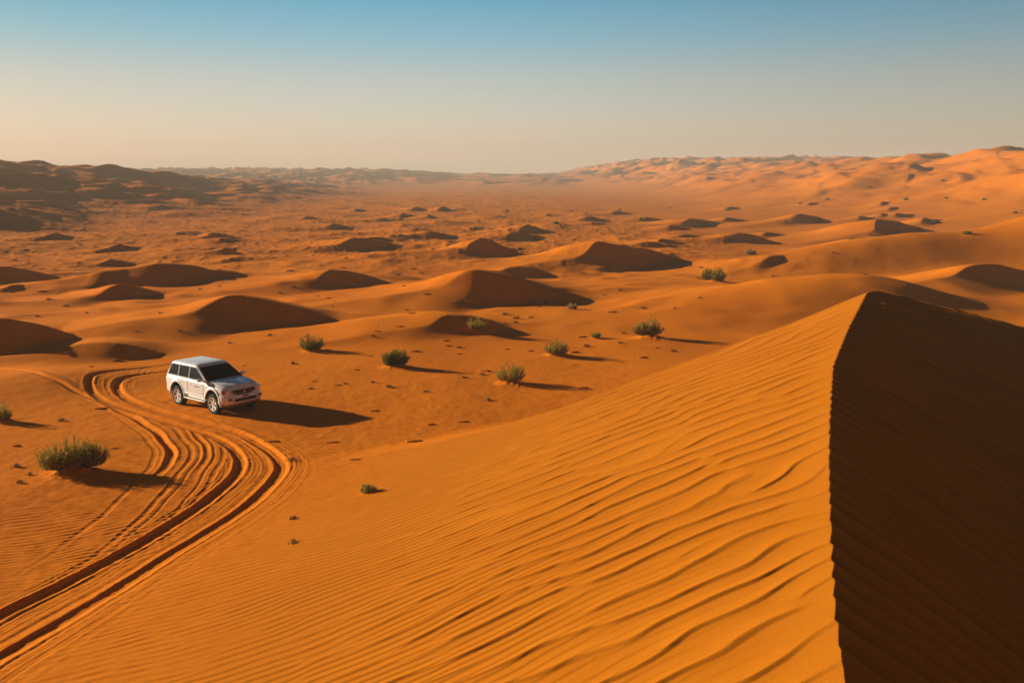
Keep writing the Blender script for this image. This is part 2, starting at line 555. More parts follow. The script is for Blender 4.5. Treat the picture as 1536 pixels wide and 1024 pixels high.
def terrain(x, y, fine_r=0.0):
    """height of the sand and which landform each point belongs to"""
    x = np.asarray(x, float)
    y = np.asarray(y, float)
    r = np.hypot(x, y)
    z, cls = _base(x, y)
    sw = np.zeros_like(x)
    for p in SWELLS:
        h = swell_shape(x, y, p)
        sw += h
    z = z + sw
    dn = np.zeros_like(x)
    for i in range(len(DUNES)):
        h = dune_shape(x, y, i)
        cls[(h > dn) & (h > .16)] = 10 + i
        dn = np.maximum(dn, h)
    z = z + dn
    # sand ripples on the near flats
    fine = r < fine_r
    if fine.any():
        X, Y = x[fine], y[fine]
        wx = X + .5 * perlin(X * .3, Y * .3)
        wy = Y + .5 * perlin(X * .3 + 4, Y * .3)
        a = math.radians(118)
        s = wx * math.cos(a) + wy * math.sin(a)
        w = -wx * math.sin(a) + wy * math.cos(a)
        ph, st = narrow(s / .21, w / .21, .10, 12, 21, .10)
        patch = sstep(-.15, .35, perlin(X * .12 + 1, Y * .12 + 2)) * .8 + .2
        z[fine] += ripple_profile(ph, .3) * np.clip(st, 0, 1.2) * .013 * patch * sstep(46, 34, r[fine])
        z[fine] += (.012 * fbm(X * 1.3, Y * 1.3, 2) + .006 * perlin(X * 4.2, Y * 4.2)) * sstep(59, 40, r[fine])
    for (bx, by, br, bh) in BUSH_MOUNDS:
        k = (np.abs(x - bx) < br * 4) & (np.abs(y - by) < br * 3)
        if k.any():
            dx, dy = (x[k] - bx), (y[k] - by)
            al = dx * -SUN_DIR2[0] + dy * -SUN_DIR2[1]
            pr = dx * SUN_DIR2[1] - dy * SUN_DIR2[0]
            al = np.where(al > 0, al * .55, al)      # a tail of sand in the lee
            rr = np.sqrt(al ** 2 + pr ** 2) / br
            z[k] += bh * np.exp(-1.6 * rr ** 2) * (1 + .35 * perlin(x[k] * 3 / br, y[k] * 3 / br))
    tz, tm = tracks(x, y)
    z = z + tz
    cls[(tm > .5)] = 2
    f, L, D = fg_dune(x, y, fine if fine.any() else None)
    zz = smax(f, z, 1.5)
    near = f > z - 1.5
    z0 = z
    z = np.where(near, zz, z)
    cls[(f > z - .75) & near & (zz - f < .5)] = 1
    global _tone
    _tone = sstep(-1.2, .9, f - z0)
    global _ripple_shade
    _ripple_shade = np.where(f > z0 - .2, _fgshade, .6)
    global _far_tint
    _far_tint = sstep(60, 150, y + 25 * perlin(x * .02, y * .02)) * (1 - .7 * sstep(.1, .9, dn)) * (1 - .5 * sstep(1, 10, hills(x, y)[1]))
    return z, cls


place_landforms()


def ground_z(x, y):
    z, _ = terrain(np.array([x], float), np.array([y], float), 60)
    return float(z[0])


_hit_cache = {}


def hit(px, py):
    """where the line of sight through a picture point meets the sand"""
    d = ray(px, py)
    Y = np.concatenate([np.linspace(5, 60, 1500), np.linspace(60.05, 300, 1500)])
    x = d[0] * Y
    zr = CAMZ + d[2] * Y
    z, _ = terrain(x, Y, 0)
    k = np.where(zr <= z)[0]
    i = k[0] if len(k) else len(Y) - 1
    return float(x[i]), float(Y[i]), float(z[i])

#BUSH0
# px, py of the foot, width and height in picture points, leaf, crowns, label
BUSHES = [
    (113, 712, 96, 46, 'green', 3, 'large feathery green shrub on a sand mound left of the wheel tracks'),
    (4, 631, 32, 25, 'green', 1, 'green shrub cut off by the left edge above the large shrub'),
    (469, 527, 36, 25, 'dense', 1, 'round dense dark green shrub right behind the white car'),
    (592, 551, 48, 26, 'dense', 2, 'broad dark green shrub on a small bright sand mound'),
    (763, 576, 46, 29, 'olive', 1, 'pale olive feathery shrub nearest the edge of the large dune'),
    (834, 533, 38, 23, 'green', 1, 'spiky mid green shrub with a long straight shadow to its right'),
    (972, 508, 52, 26, 'olive', 2, 'wide yellowish shrub with a smaller second crown, just above the large dune'),
    (717, 496, 29, 20, 'yellow', 1, 'small bright yellow green shrub at the foot of a low shaded dune'),
    (1070, 423, 36, 20, 'green', 2, 'distant green shrub on the smooth slope behind the large dune'),
    (553, 738, 25, 14, 'yellow', 1, 'small yellow tuft alone on the lit dune face'),
    (893, 507, 15, 8, 'olive', 1, 'tiny olive tuft between the spiky shrub and the wide yellowish one'),
    (858, 463, 13, 11, 'dry', 1, 'pale dry grass clump at the end of a dark dune shadow'),
    (798, 457, 10, 10, 'dry', 1, 'thin pale dry grass in the shade of a large dune'),
    (1127, 382, 16, 10, 'dry', 1, 'pale dry grass on the crest behind the distant green shrub'),
]
BUSH_AT = [hit(b[0], b[1]) for b in BUSHES]
for _b, _a in zip(BUSHES, BUSH_AT):
    _w = _b[2] * _a[1] / FPX
    if _b[4] != 'dry':
        BUSH_MOUNDS.append((_a[0], _a[1], _w * .42, .05 + .10 * _w))
#BUSH1


# ------------------------------------------------------------------ terrain mesh
def build_terrain():
    rr = [np.linspace(.5, 4.5, 24, endpoint=False)]
    rr.append(np.geomspace(4.5, 8.4, 70, endpoint=False))
    rr.append(np.geomspace(8.4, 36, NR1, endpoint=False))
    rr.append(np.geomspace(36, 160, NR2, endpoint=False))
    rr.append(np.geomspace(160, 2000, NR3, endpoint=False))
    rr.append(np.geomspace(2000, 14000, 30))
    R = np.concatenate(rr)
    half = math.radians(33)
    A = np.concatenate([np.linspace(-half, half, NA, endpoint=False),
                        np.linspace(half, 2 * math.pi - half, 240, endpoint=False)])
    na, nr = len(A), len(R)
    RR, AA = np.meshgrid(R, A, indexing='ij')
    X, Y = (RR * np.sin(AA)).ravel(), (RR * np.cos(AA)).ravel()
    Z = np.empty_like(X)
    K = np.empty(X.shape, int)
    T = np.zeros(len(X))
    GV = np.zeros(len(X))
    SO = np.full(len(X), .6)
    step = 300000
    for i in range(0, len(X), step):
        Z[i:i + step], K[i:i + step] = terrain(X[i:i + step], Y[i:i + step], 60)
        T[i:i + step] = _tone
        GV[i:i + step] = _far_tint
        SO[i:i + step] = _ripple_shade
    co = np.stack([X, Y, Z], 1).astype(np.float32)
    i0 = (np.arange(nr - 1)[:, None] * na + np.arange(na)[None, :])
    i1 = (np.arange(nr - 1)[:, None] * na + (np.arange(na)[None, :] + 1) % na)
    F = np.stack([i0, i1, i1 + na, i0 + na], -1).reshape(-1, 4)
    # centre cap
    zc, _ = terrain(np.array([0.0]), np.array([0.0]), 60)
    co = np.vstack([co, [[0, 0, zc[0]]]])
    ci = len(co) - 1
    T = np.append(T, 0)
    GV = np.append(GV, 0)
    SO = np.append(SO, .6)
    cap = np.stack([np.full(na, ci), (np.arange(na) + 1) % na, np.arange(na)], -1)
    fc = K[F[:, 0]]
    # normals of the whole sheet, so that neighbouring landforms join without a seam
    P = co.astype(np.float64)
    n = np.cross(P[F[:, 2]] - P[F[:, 0]], P[F[:, 3]] - P[F[:, 1]])
    nv = np.zeros_like(P)
    for k in range(4):
        for ax in range(3):
            nv[:, ax] += np.bincount(F[:, k], n[:, ax], minlength=len(P))
    nv[ci] = (0, 0, 1)
    nv *= np.sign(nv[:, 2:3] + 1e-12)
    nv /= np.linalg.norm(nv, axis=1)[:, None] + 1e-12
    mats = {}
    made = {}
    for c in np.unique(fc):
        sel = F[fc == c]
        if c != 0 and len(sel) < 60:
            fc[fc == c] = 0
    for c in np.unique(fc):
        sel = F[fc == c]
        loops = sel.ravel()
        sizes = np.full(len(sel), 4)
        if c == fc[0]:
            loops = np.concatenate([loops, cap.ravel()])
            sizes = np.concatenate([sizes, np.full(len(cap), 3)])
        used, inv = np.unique(loops, return_inverse=True)
        name, label = terrain_name(c)
        me = bpy.data.meshes.new(name)
        me.vertices.add(len(used))
        me.vertices.foreach_set('co', co[used].ravel())
        me.loops.add(len(loops))
        me.loops.foreach_set('vertex_index', inv.astype(np.int32))
        me.polygons.add(len(sizes))
        me.polygons.foreach_set('loop_start', np.concatenate([[0], np.cumsum(sizes)[:-1]]).astype(np.int32))
        me.update(calc_edges=True)
        me.polygons.foreach_set('use_smooth', np.ones(len(sizes), bool))
        me.normals_split_custom_set_from_vertices(nv[used].astype(np.float32))
        at = me.attributes.new('dimmed_dune_sand', 'FLOAT', 'POINT')
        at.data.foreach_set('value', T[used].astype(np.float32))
        at = me.attributes.new('far_tint', 'FLOAT', 'POINT')
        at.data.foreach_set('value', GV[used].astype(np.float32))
        at = me.attributes.new('ripple_shade', 'FLOAT', 'POINT')
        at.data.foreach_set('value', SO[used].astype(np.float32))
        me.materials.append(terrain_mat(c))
        o = bpy.data.objects.new(name, me)
        COL.objects.link(o)
        o['kind'] = 'structure'
        o['label'] = label
        made[c] = o
    return made


DUNE_LABEL = {}


def terrain_name(c):
    if c == 0:
        return 'ground', 'orange desert sand floor between the dunes'
    if c == 1:
        return 'foreground_dune', 'large rippled orange dune with a sharp crest and a dark right side'
    if c == 2:
        return 'track', 'winding pair of deep wheel ruts in the sand'
    if c == 3:
        return 'hills', 'long shaded range of dune hills at the far left'
    if c == 4:
        return 'hills', 'sunlit slope of dune hills rising at the right'
    if c == 5:
        return 'hills', 'hazy far dunes on the horizon'
    return 'dune', DUNE_LABEL.get(c - 10, 'orange sand dune with a shaded right side on the plain')


# ------------------------------------------------------------------ node helpers
def new_mat(name):
    m = bpy.data.materials.new(name)
    m.use_nodes = True
    nt = m.node_tree
    b = nt.nodes['Principled BSDF']
    return m, nt, b


def N(nt, kind, **kw):
    n = nt.nodes.new(kind)
    for k, v in kw.items():
        if k.startswith('i_'):
            n.inputs[k[2:].replace('_', ' ')].default_value = v
        else:
            setattr(n, k, v)
    return n


def ramp(nt, stops):
    n = nt.nodes.new('ShaderNodeValToRGB')
    e = n.color_ramp.elements
    while len(e) < len(stops):
        e.new(.5)
    for k, (p, c) in enumerate(stops):
        e[k].position = p
        e[k].color = (*c, 1)
    return n


SAND_A = (.735, .212, .0082)
SAND_B = (.66, .176, .0068)
SAND_C = (.79, .240, .0125)


def sand_material(name, tint=1.0, coarse=0.0):
    m, nt, b = new_mat(name)
    L = nt.links
    tc = N(nt, 'ShaderNodeTexCoord')
    n1 = N(nt, 'ShaderNodeTexNoise', i_Scale=.06, i_Detail=6.0, i_Roughness=.6)
    L.new(tc.outputs['Object'], n1.inputs['Vector'])
    r1 = ramp(nt, [(.3, tuple(c * tint for c in SAND_B)), (.55, tuple(c * tint for c in SAND_A)), (.75, tuple(c * tint for c in SAND_C))])
    L.new(n1.outputs['Fac'], r1.inputs['Fac'])
    n2 = N(nt, 'ShaderNodeTexNoise', i_Scale=90.0, i_Detail=3.0, i_Roughness=.7)
    L.new(tc.outputs['Object'], n2.inputs['Vector'])
    mr = N(nt, 'ShaderNodeMapRange')
    mr.inputs['From Min'].default_value = .3
    mr.inputs['From Max'].default_value = .7
    mr.inputs['To Min'].default_value = .74
    mr.inputs['To Max'].default_value = 1.24
    L.new(n2.outputs['Fac'], mr.inputs['Value'])
    mx = N(nt, 'ShaderNodeMix', data_type='RGBA', blend_type='MULTIPLY')
    mx.inputs[0].default_value = 1
    att = N(nt, 'ShaderNodeAttribute', attribute_name='dimmed_dune_sand')
    tone = ramp(nt, [(0, (1.0, .94, .86)), (1, (.715, .745, .78))])  # near dune's sand dimmed in colour to offset its stronger sunlight
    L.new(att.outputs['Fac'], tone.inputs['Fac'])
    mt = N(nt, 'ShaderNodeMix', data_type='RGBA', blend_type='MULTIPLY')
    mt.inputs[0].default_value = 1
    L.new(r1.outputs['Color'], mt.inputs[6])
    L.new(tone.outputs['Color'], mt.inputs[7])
    ag = N(nt, 'ShaderNodeAttribute', attribute_name='far_tint')
    gr = ramp(nt, [(0, (1, 1, 1)), (1, (.83, .86, .90))])  # sand tinted darker and less red with distance
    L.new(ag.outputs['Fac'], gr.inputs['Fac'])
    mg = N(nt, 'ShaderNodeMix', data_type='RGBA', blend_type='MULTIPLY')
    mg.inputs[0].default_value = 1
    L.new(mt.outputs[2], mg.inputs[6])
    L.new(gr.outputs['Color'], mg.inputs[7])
    so_ = N(nt, 'ShaderNodeAttribute', attribute_name='ripple_shade')
    sr = ramp(nt, [(0, (.70, .68, .70)), (.6, (1, 1, 1)), (1, (1.14, 1.15, 1.15))])  # paints the shade of the ripples into the sand colour
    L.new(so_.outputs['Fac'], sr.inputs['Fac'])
    ms = N(nt, 'ShaderNodeMix', data_type='RGBA', blend_type='MULTIPLY')
    ms.inputs[0].default_value = 1
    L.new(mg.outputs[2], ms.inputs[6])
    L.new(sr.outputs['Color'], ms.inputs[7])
    L.new(ms.outputs[2], mx.inputs[6])
    L.new(mr.outputs['Result'], mx.inputs[7])
    L.new(mx.outputs[2], b.inputs['Base Color'])
    b.inputs['Roughness'].default_value = .9
    b.inputs['Specular IOR Level'].default_value = .02
    bn = N(nt, 'ShaderNodeTexNoise', i_Scale=34.0, i_Detail=5.0, i_Roughness=.75)
    L.new(tc.outputs['Object'], bn.inputs['Vector'])
    bp = N(nt, 'ShaderNodeBump')
    bp.inputs['Strength'].default_value = .5
    bp.inputs['Distance'].default_value = .022
    L.new(bn.outputs['Fac'], bp.inputs['Height'])
    last = bp
    if coarse > 0:
        bn2 = N(nt, 'ShaderNodeTexNoise', i_Scale=1.6, i_Detail=6.0, i_Roughness=.68)
        mp = N(nt, 'ShaderNodeMapping')
        mp.inputs['Scale'].default_value = (.45, 1.5, 1)
        mp.inputs['Rotation'].default_value = (0, 0, math.radians(-14))
        L.new(tc.outputs['Object'], mp.inputs['Vector'])
        L.new(mp.outputs['Vector'], bn2.inputs['Vector'])
        bp2 = N(nt, 'ShaderNodeBump')
        bp2.inputs['Strength'].default_value = 1.0
        bp2.inputs['Distance'].default_value = coarse
        L.new(bn2.outputs['Fac'], bp2.inputs['Height'])
        L.new(bp.outputs['Normal'], bp2.inputs['Normal'])
        last = bp2
    L.new(last.outputs['Normal'], b.inputs['Normal'])
    return m


_tm = {}


def terrain_mat(c):
    key = 'dune' if c == 1 else ('flat' if c in (0, 2) else 'mid' if c >= 10 else 'hill')
    if key not in _tm:
        _tm[key] = {'dune': lambda: sand_material('dimmed_dune_sand', 1.0, 0),
                    'flat': lambda: sand_material('flat_sand', 1.0, .022),
                    'mid': lambda: sand_material('mid_dune_sand', 1.0, .02),
                    'hill': lambda: sand_material('hill_sand', 1.0, .06)}[key]()
    return _tm[key]


HAZE = .00056
NR1, NR2, NR3, NA = 1150, 430, 420, 1250
build_terrain()

#OBJ0
# ------------------------------------------------------------------ small helpers for things
def link_mesh(name, bm, mat, parent=None, smooth=None):
    me = bpy.data.meshes.new(name)
    bmesh.ops.recalc_face_normals(bm, faces=bm.faces)
    bm.to_mesh(me)
    bm.free()
    for m_ in (mat if isinstance(mat, (list, tuple)) else [mat]):
        me.materials.append(m_)
    o = bpy.data.objects.new(name, me)
    COL.objects.link(o)
    if parent:
        o.parent = parent
    if smooth is not None:
        me.polygons.foreach_set('use_smooth', [True] * len(me.polygons))
        try:
            me.set_sharp_from_angle(angle=math.radians(smooth))
        except Exception:
            pass
    return o


def tag(o, label, cat, group=None, kind=None):
    o['label'] = label
    if cat:
        o['category'] = cat
    if group:
        o['group'] = group
    if kind:
        o['kind'] = kind
    return o


def empty(name, loc):
    o = bpy.data.objects.new(name, None)
    o.empty_display_size = .3
    COL.objects.link(o)
    o.location = loc
    return o


def simple(name, col, rough=.5, metal=0.0, spec=.5, coat=0.0):
    m, nt, b = new_mat(name)
    tc = N(nt, 'ShaderNodeTexCoord')
    n = N(nt, 'ShaderNodeTexNoise', i_Scale=9.0, i_Detail=5.0)
    nt.links.new(tc.outputs['Object'], n.inputs['Vector'])
    r = ramp(nt, [(.3, tuple(c * .88 for c in col)), (.7, tuple(min(1, c * 1.08) for c in col))])
    nt.links.new(n.outputs['Fac'], r.inputs['Fac'])
    nt.links.new(r.outputs['Color'], b.inputs['Base Color'])
    b.inputs['Roughness'].default_value = rough
    b.inputs['Metallic'].default_value = metal
    b.inputs['Specular IOR Level'].default_value = spec
    b.inputs['Coat Weight'].default_value = coat
    return m


def bx(bm, x0, x1, y0, y1, z0, z1, bev=0.0):
    r = bmesh.ops.create_cube(bm, size=1)
    for v in r['verts']:
        v.co = ((x0 + x1) / 2 + v.co.x * (x1 - x0), (y0 + y1) / 2 + v.co.y * (y1 - y0), (z0 + z1) / 2 + v.co.z * (z1 - z0))
    if bev:
        es = list({e for v in r['verts'] for e in v.link_edges})
        bmesh.ops.bevel(bm, geom=es, offset=bev, segments=2, affect='EDGES', clamp_overlap=True)


def loft(bm, rings, cap=True):
    vs = [[bm.verts.new(p) for p in r] for r in rings]
    n = len(rings[0])
    for a, b in zip(vs[:-1], vs[1:]):
        for i in range(n):
            j = (i + 1) % n
            bm.faces.new((a[i], a[j], b[j], b[i]))
    if cap:
        bm.faces.new(vs[0])
        bm.faces.new(vs[-1])
    return vs


def slab(bm, pts, nrm, th):
    """a thin plate from a loop of 3-D points, thickened against nrm"""
    nrm = Vector(nrm).normalized()
    a = [bm.verts.new(Vector(p)) for p in pts]
    b = [bm.verts.new(Vector(p) - nrm * th) for p in pts]
    bm.faces.new(a)
    bm.faces.new(list(reversed(b)))
    n = len(pts)
    for i in range(n):
        j = (i + 1) % n
        bm.faces.new((a[j], a[i], b[i], b[j]))


# ------------------------------------------------------------------ the car
def make_car():
    paint, nt, b = new_mat('white_paint')
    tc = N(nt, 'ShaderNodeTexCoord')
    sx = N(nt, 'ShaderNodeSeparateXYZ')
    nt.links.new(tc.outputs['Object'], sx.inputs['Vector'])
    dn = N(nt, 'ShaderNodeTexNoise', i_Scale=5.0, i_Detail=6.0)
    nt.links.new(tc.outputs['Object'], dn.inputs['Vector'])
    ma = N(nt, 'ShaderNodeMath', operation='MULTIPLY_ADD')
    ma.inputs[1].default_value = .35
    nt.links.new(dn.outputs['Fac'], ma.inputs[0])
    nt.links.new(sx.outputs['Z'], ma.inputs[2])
    dr = ramp(nt, [(.48, (.74, .56, .40)), (.78, (.82, .79, .75)), (.9, (.83, .82, .80))])   # warm light reflected off the sand, painted along the sills
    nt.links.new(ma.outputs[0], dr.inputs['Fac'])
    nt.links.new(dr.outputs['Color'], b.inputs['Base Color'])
    b.inputs['Roughness'].default_value = .32
    b.inputs['Coat Weight'].default_value = .6
    b.inputs['Coat Roughness'].default_value = .08
    glass = simple('dark_glass', (.016, .022, .026), .12, 0, .22)
    screen = simple('windscreen_glass', (.006, .007, .008), .05, 0, .04)
    black = simple('black_plastic', (.012, .011, .010), .6)
    rubber = simple('tyre_rubber', (.020, .018, .016), .85, 0, .2)
    alloy = simple('alloy', (.74, .72, .69), .35, .35)
    chrome = simple('chrome', (.6, .6, .6), .35, .6)
    lens = simple('lamp_lens', (.13, .12, .12), .12, .1, .5)
    bulb = simple('lamp_glass', (.75, .72, .68), .1, 0, .6)
    amber = simple('amber_lens', (.30, .13, .05), .2)
    red = simple('red_lens', (.42, .015, .012), .2)
    skid = simple('sand_lit_skid', (.20, .12, .07), .7)  # brown reflection of the sand put into the plate's colour
    dark_text = simple('grey_lettering', (.10, .09, .09), .6)
    redp = simple('red_plate', (.35, .04, .02), .5)

    root = empty('suv', (0, 0, 0))
    tag(root, 'white four wheel drive car parked beside the curving wheel tracks', 'car')

    # lower body: (x, half width, sill z, shoulder z, top z)
    st = [(-2.10, .72, .60, .98, 1.04), (-2.06, .86, .52, 1.04, 1.11), (-1.90, .915, .46, 1.07, 1.14), (-1.2, .925, .42, 1.08, 1.145), (-.2, .925, .42, 1.08, 1.145),
          (.70, .925, .42, 1.07, 1.14), (.95, .925, .43, 1.05, 1.135), (1.45, .915, .44, 1.02, 1.10), (1.85, .895, .44, .97, 1.045), (2.02, .845, .46, .93, .99), (2.10, .76, .50, .90, .945)]
    bm = bmesh.new()
    rings = []
    for x, w, zs, zh, zt in st:
        h = [(0, zs), (w * .75, zs), (w * .93, zs + .05), (w * .985, zs + .16), (w, zs + .34), (w, (zs + .34 + zh) / 2 + .03), (w * .99, zh - .03), (w * .955, zh + .02), (w * .87, zt - .008), (w * .5, zt + .012), (0, zt + .018)]
        ring = [(x, y, z) for y, z in h] + [(x, -y, z) for y, z in reversed(h[1:-1])]
        rings.append(ring)
    loft(bm, rings)
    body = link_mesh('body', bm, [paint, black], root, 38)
    # wheel openings
    FX, RX, WR, TY = 1.30, -1.20, .40, .80
    cut = bmesh.new()
    for x in (FX, RX):
        for s in (-1, 1):
            m = Matrix.Translation((x, s * .80, WR + .03)) @ Matrix.Rotation(math.pi / 2, 4, 'X')
            bmesh.ops.create_cone(cut, cap_ends=True, segments=40, radius1=.50, radius2=.50, depth=.60, matrix=m)
    cme = bpy.data.meshes.new('cut')
    cut.to_mesh(cme)
    cut.free()
    cme.materials.append(paint)
    cme.materials.append(black)
    cme.polygons.foreach_set('material_index', [1] * len(cme.polygons))
    co = bpy.data.objects.new('cut', cme)
    COL.objects.link(co)
    md = body.modifiers.new('arches', 'BOOLEAN')
    md.operation = 'DIFFERENCE'
    md.solver = 'EXACT'
    md.object = co
    bpy.context.view_layer.update()
    nm = bpy.data.meshes.new_from_object(body.evaluated_get(bpy.context.evaluated_depsgraph_get()))
    body.modifiers.clear()
    body.data = nm
    nm.name = 'body'
    bpy.data.objects.remove(co)
    bpy.data.meshes.remove(cme)

    # flared arches
    for x in (FX, RX):
        for s in (-1, 1):
            bm = bmesh.new()
            rings = []
            for k in range(25):
                a = math.radians(-6 + 192 * k / 24)
                ring = []
                for rr, yy in ((.495, .90), (.495, .945), (.53, .952), (.575, .93), (.60, .90)):
                    ring.append((x + rr * math.cos(a), s * yy, WR + .03 + rr * math.sin(a)))
                rings.append(ring)
            loft(bm, rings)
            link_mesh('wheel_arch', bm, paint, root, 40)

    # cabin
    bm = bmesh.new()

    def loop(z, xr, xf, w, rc):
        pts = []
        for (cx, cy, a0) in ((xf, w, 0), (xr, w, 90), (xr, -w, 180), (xf, -w, 270)):
            sx_, sy = (1 if cx == xf else -1), (1 if cy > 0 else -1)
            for k in range(5):
                a = math.radians(a0 + 22.5 * k)
                pts.append((cx - sx_ * rc + rc * math.cos(a), cy - sy * rc + rc * math.sin(a), z))
        return pts
    B0, B1 = (1.10, -2.03, .98, .880, .10), (1.74, -1.76, .12, .735, .10)
    tb = (1.15 - B0[0]) / (B1[0] - B0[0])
    BM = tuple(p + (q - p) * tb for p, q in zip(B0, B1))
    rings = [loop(*B0), loop(*BM), loop(*B1), loop(1.805, -1.68, -.02, .69, .12), loop(1.838, -1.50, -.18, .56, .14), loop(1.850, -1.1, -.5, .3, .14)]
    loft(bm, rings)
    cabin = link_mesh('cabin', bm, paint, root, 40)

    def side(x, z, s, off=.007):
        t = (z - B0[0]) / (B1[0] - B0[0])
        return (x, s * (B0[3] + (B1[3] - B0[3]) * t + off), z)
    sn = math.atan2(B0[3] - B1[3], B1[0] - B0[0])
    for s in (-1, 1):
        n = (0, s * math.cos(sn), math.sin(sn))
        for poly in ([(-1.85, 1.17), (-1.70, 1.62), (-1.62, 1.68), (-1.18, 1.69), (-1.18, 1.17)],
                     [(-1.10, 1.17), (-1.10, 1.69), (-.42, 1.69), (-.42, 1.16)],
                     [(-.34, 1.16), (-.34, 1.69), (.02, 1.68), (.10, 1.64), (.62, 1.24), (.66, 1.15)]):
            bm = bmesh.new()
            slab(bm, [side(x, z, s) for x, z in poly], n, .03)
            link_mesh('side_window', bm, glass, root)
        bm = bmesh.new()
        slab(bm, [side(x, z, s, .004) for x, z in [(-1.90, 1.14), (-1.74, 1.64), (-1.64, 1.715), (.05, 1.715), (.14, 1.66), (.74, 1.19), (.78, 1.13)]], n, .02)
        link_mesh('window_surround', bm, black, root)
        # door plates, seams and handles, sill guard, mirror
        for nm_, x0, x1, cutr in (('front_door', -.37, .72, 0), ('rear_door', -1.12, -.40, 1)):
            bm = bmesh.new()
            pts = [(x0, .64), (x0, 1.055), (x1, 1.05), (x1, .86), (x1 - .06, .64)] if not cutr else [(x0 + .36, .64), (x0 + .12, .92), (x0, 1.0), (x0, 1.055), (x1, 1.055), (x1, .64)]
            slab(bm, [(x, s * .932, z) for x, z in pts], (0, s, 0), .02)
            bmesh.ops.bevel(bm, geom=list(bm.edges), offset=.006, segments=1, affect='EDGES')
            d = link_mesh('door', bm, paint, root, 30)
            bm = bmesh.new()
            bx(bm, x0 + .05, x0 + .23, s * .935 - .012, s * .935 + .022, .955, .985, .006)
            link_mesh('handle', bm, chrome, d)
        bm = bmesh.new()
        bx(bm, -.72, .80, s * .925 - .03, s * .925 + .028, .575, .625, .012)
        link_mesh('side_moulding', bm, paint, root, 40)
        bm = bmesh.new()
        bx(bm, -.66, .76, s * .92 - .06, s * .92 + .07, .395, .445, .015)
        link_mesh('running_board', bm, alloy, root, 40)
        bm = bmesh.new()
        bmesh.ops.create_uvsphere(bm, u_segments=16, v_segments=10, radius=1)
        for v in bm.verts:
            v.co = (.66 + v.co.x * .085 * (1.1 if v.co.x > 0 else .55), s * 1.03 + v.co.y * .135, 1.215 + v.co.z * .095)
        bx(bm, .60, .70, s * .92 - .12, s * .92 + .06, 1.15, 1.20, .01)
        link_mesh('wing_mirror', bm, paint, root, 50)
        # lamps
        bm = bmesh.new()
        slab(bm, [(2.115, s * .44, .80), (2.135, s * .44, .915), (2.05, s * .80, .945), (1.93, s * .895, .95), (1.93, s * .91, .86), (2.03, s * .825, .79)], (1, s * .5, 0), .08)
        hl = link_mesh('headlight', bm, black, root)
        bm = bmesh.new()
        slab(bm, [(2.128, s * .50, .815), (2.142, s * .50, .90), (2.075, s * .73, .925), (2.055, s * .79, .815)], (1, s * .35, 0), .03)
        link_mesh('lens', bm, lens, hl)
        bm = bmesh.new()
        for yy, xx in ((.57, 2.118),):
            bmesh.ops.create_cone(bm, cap_ends=True, segments=18, radius1=.040, radius2=.034, depth=.05, matrix=Matrix.Translation((xx, s * yy, .86)) @ Matrix.Rotation(math.pi / 2, 4, 'Y'))
        link_mesh('bulb', bm, bulb, hl)
        bm = bmesh.new()
        slab(bm, [(2.045, s * .825, .82), (2.05, s * .815, .925), (1.955, s * .905, .935), (1.955, s * .915, .87)], (1, s * 1.2, 0), .03)
        link_mesh('turn_signal', bm, amber, hl)
        bm = bmesh.new()
        slab(bm, [(2.235, s * .56, .60), (2.235, s * .80, .61), (2.235, s * .78, .685), (2.235, s * .66, .70)][::1], (1, 0, 0), .04)
        link_mesh('fog_light', bm, amber, root)
        bm = bmesh.new()
        bx(bm, -2.115, -1.99, s * .80 - .04, s * .80 + .095, .80, 1.03, .02)
        link_mesh('tail_light', bm, red, root, 40)
    # windscreen and tailgate glass
    def front(y, t, xf0, xf1, off):
        z = B0[0] + (B1[0] - B0[0]) * t
        return (xf0 + (xf1 - xf0) * t + off, y * (B0[3] + (B1[3] - B0[3]) * t - .12), z)
    fn = (B1[0] - B0[0], 0, B0[2] - B1[2])
    bm = bmesh.new()
    for off in (.008, -.02):
        gv = [[bm.verts.new(front(y * k, t, B0[2], B1[2], off)) for y in (-1, -.5, 0, .5, 1)] for t, k in ((.04, 1.10), (.2237, 1.115), (.60, 1.11), (.90, 1.10), (.955, 1.04))]
        for a, c in zip(gv[:-1], gv[1:]):
            for q in range(4):
                bm.faces.new((a[q], a[q + 1], c[q + 1], c[q]))
    ws = link_mesh('windscreen', bm, screen, root)
    for y in (-.35, .3):
        bm = bmesh.new()
        slab(bm, [(front(y, .07, B0[2], B1[2], .03)), front(y + .02, .07, B0[2], B1[2], .03), front(y + .40, .14, B0[2], B1[2], .03), front(y + .40, .125, B0[2], B1[2], .03)], fn, .012)
        link_mesh('wiper', bm, black, ws)
    bm = bmesh.new()
    slab(bm, [front(y, t, B0[1], B1[1], -.006) for y, t in ((-.95, .12), (.95, .12), (.93, .92), (-.93, .92))], (-(B1[0] - B0[0]), 0, .27), .03)
    link_mesh('rear_window', bm, glass, root)
    # bonnet with a scoop line
    bm = bmesh.new()
    vs = []
    for x, w, z in ((1.00, .80, 1.145), (1.45, .78, 1.120), (1.85, .74, 1.066), (2.02, .68, 1.012)):
        vs.append([(x, y * w, z + .018 - .022 * y * y + (.014 if abs(y) < .4 else 0)) for y in (-1, -.62, -.42, -.36, 0, .36, .42, .62, 1)])
    vv = [[bm.verts.new(p) for p in r] for r in vs]
    for a, c in zip(vv[:-1], vv[1:]):
        for i in range(len(a) - 1):
            bm.faces.new((a[i], a[i + 1], c[i + 1], c[i]))
    g = bmesh.ops.extrude_face_region(bm, geom=list(bm.faces))
    for v in [e for e in g['geom'] if isinstance(e, bmesh.types.BMVert)]:
        v.co.z -= .02
    link_mesh('bonnet', bm, paint, root, 25)
    # front bumper, grille, intake, skid plate, plate
    bm = bmesh.new()
    rings = []
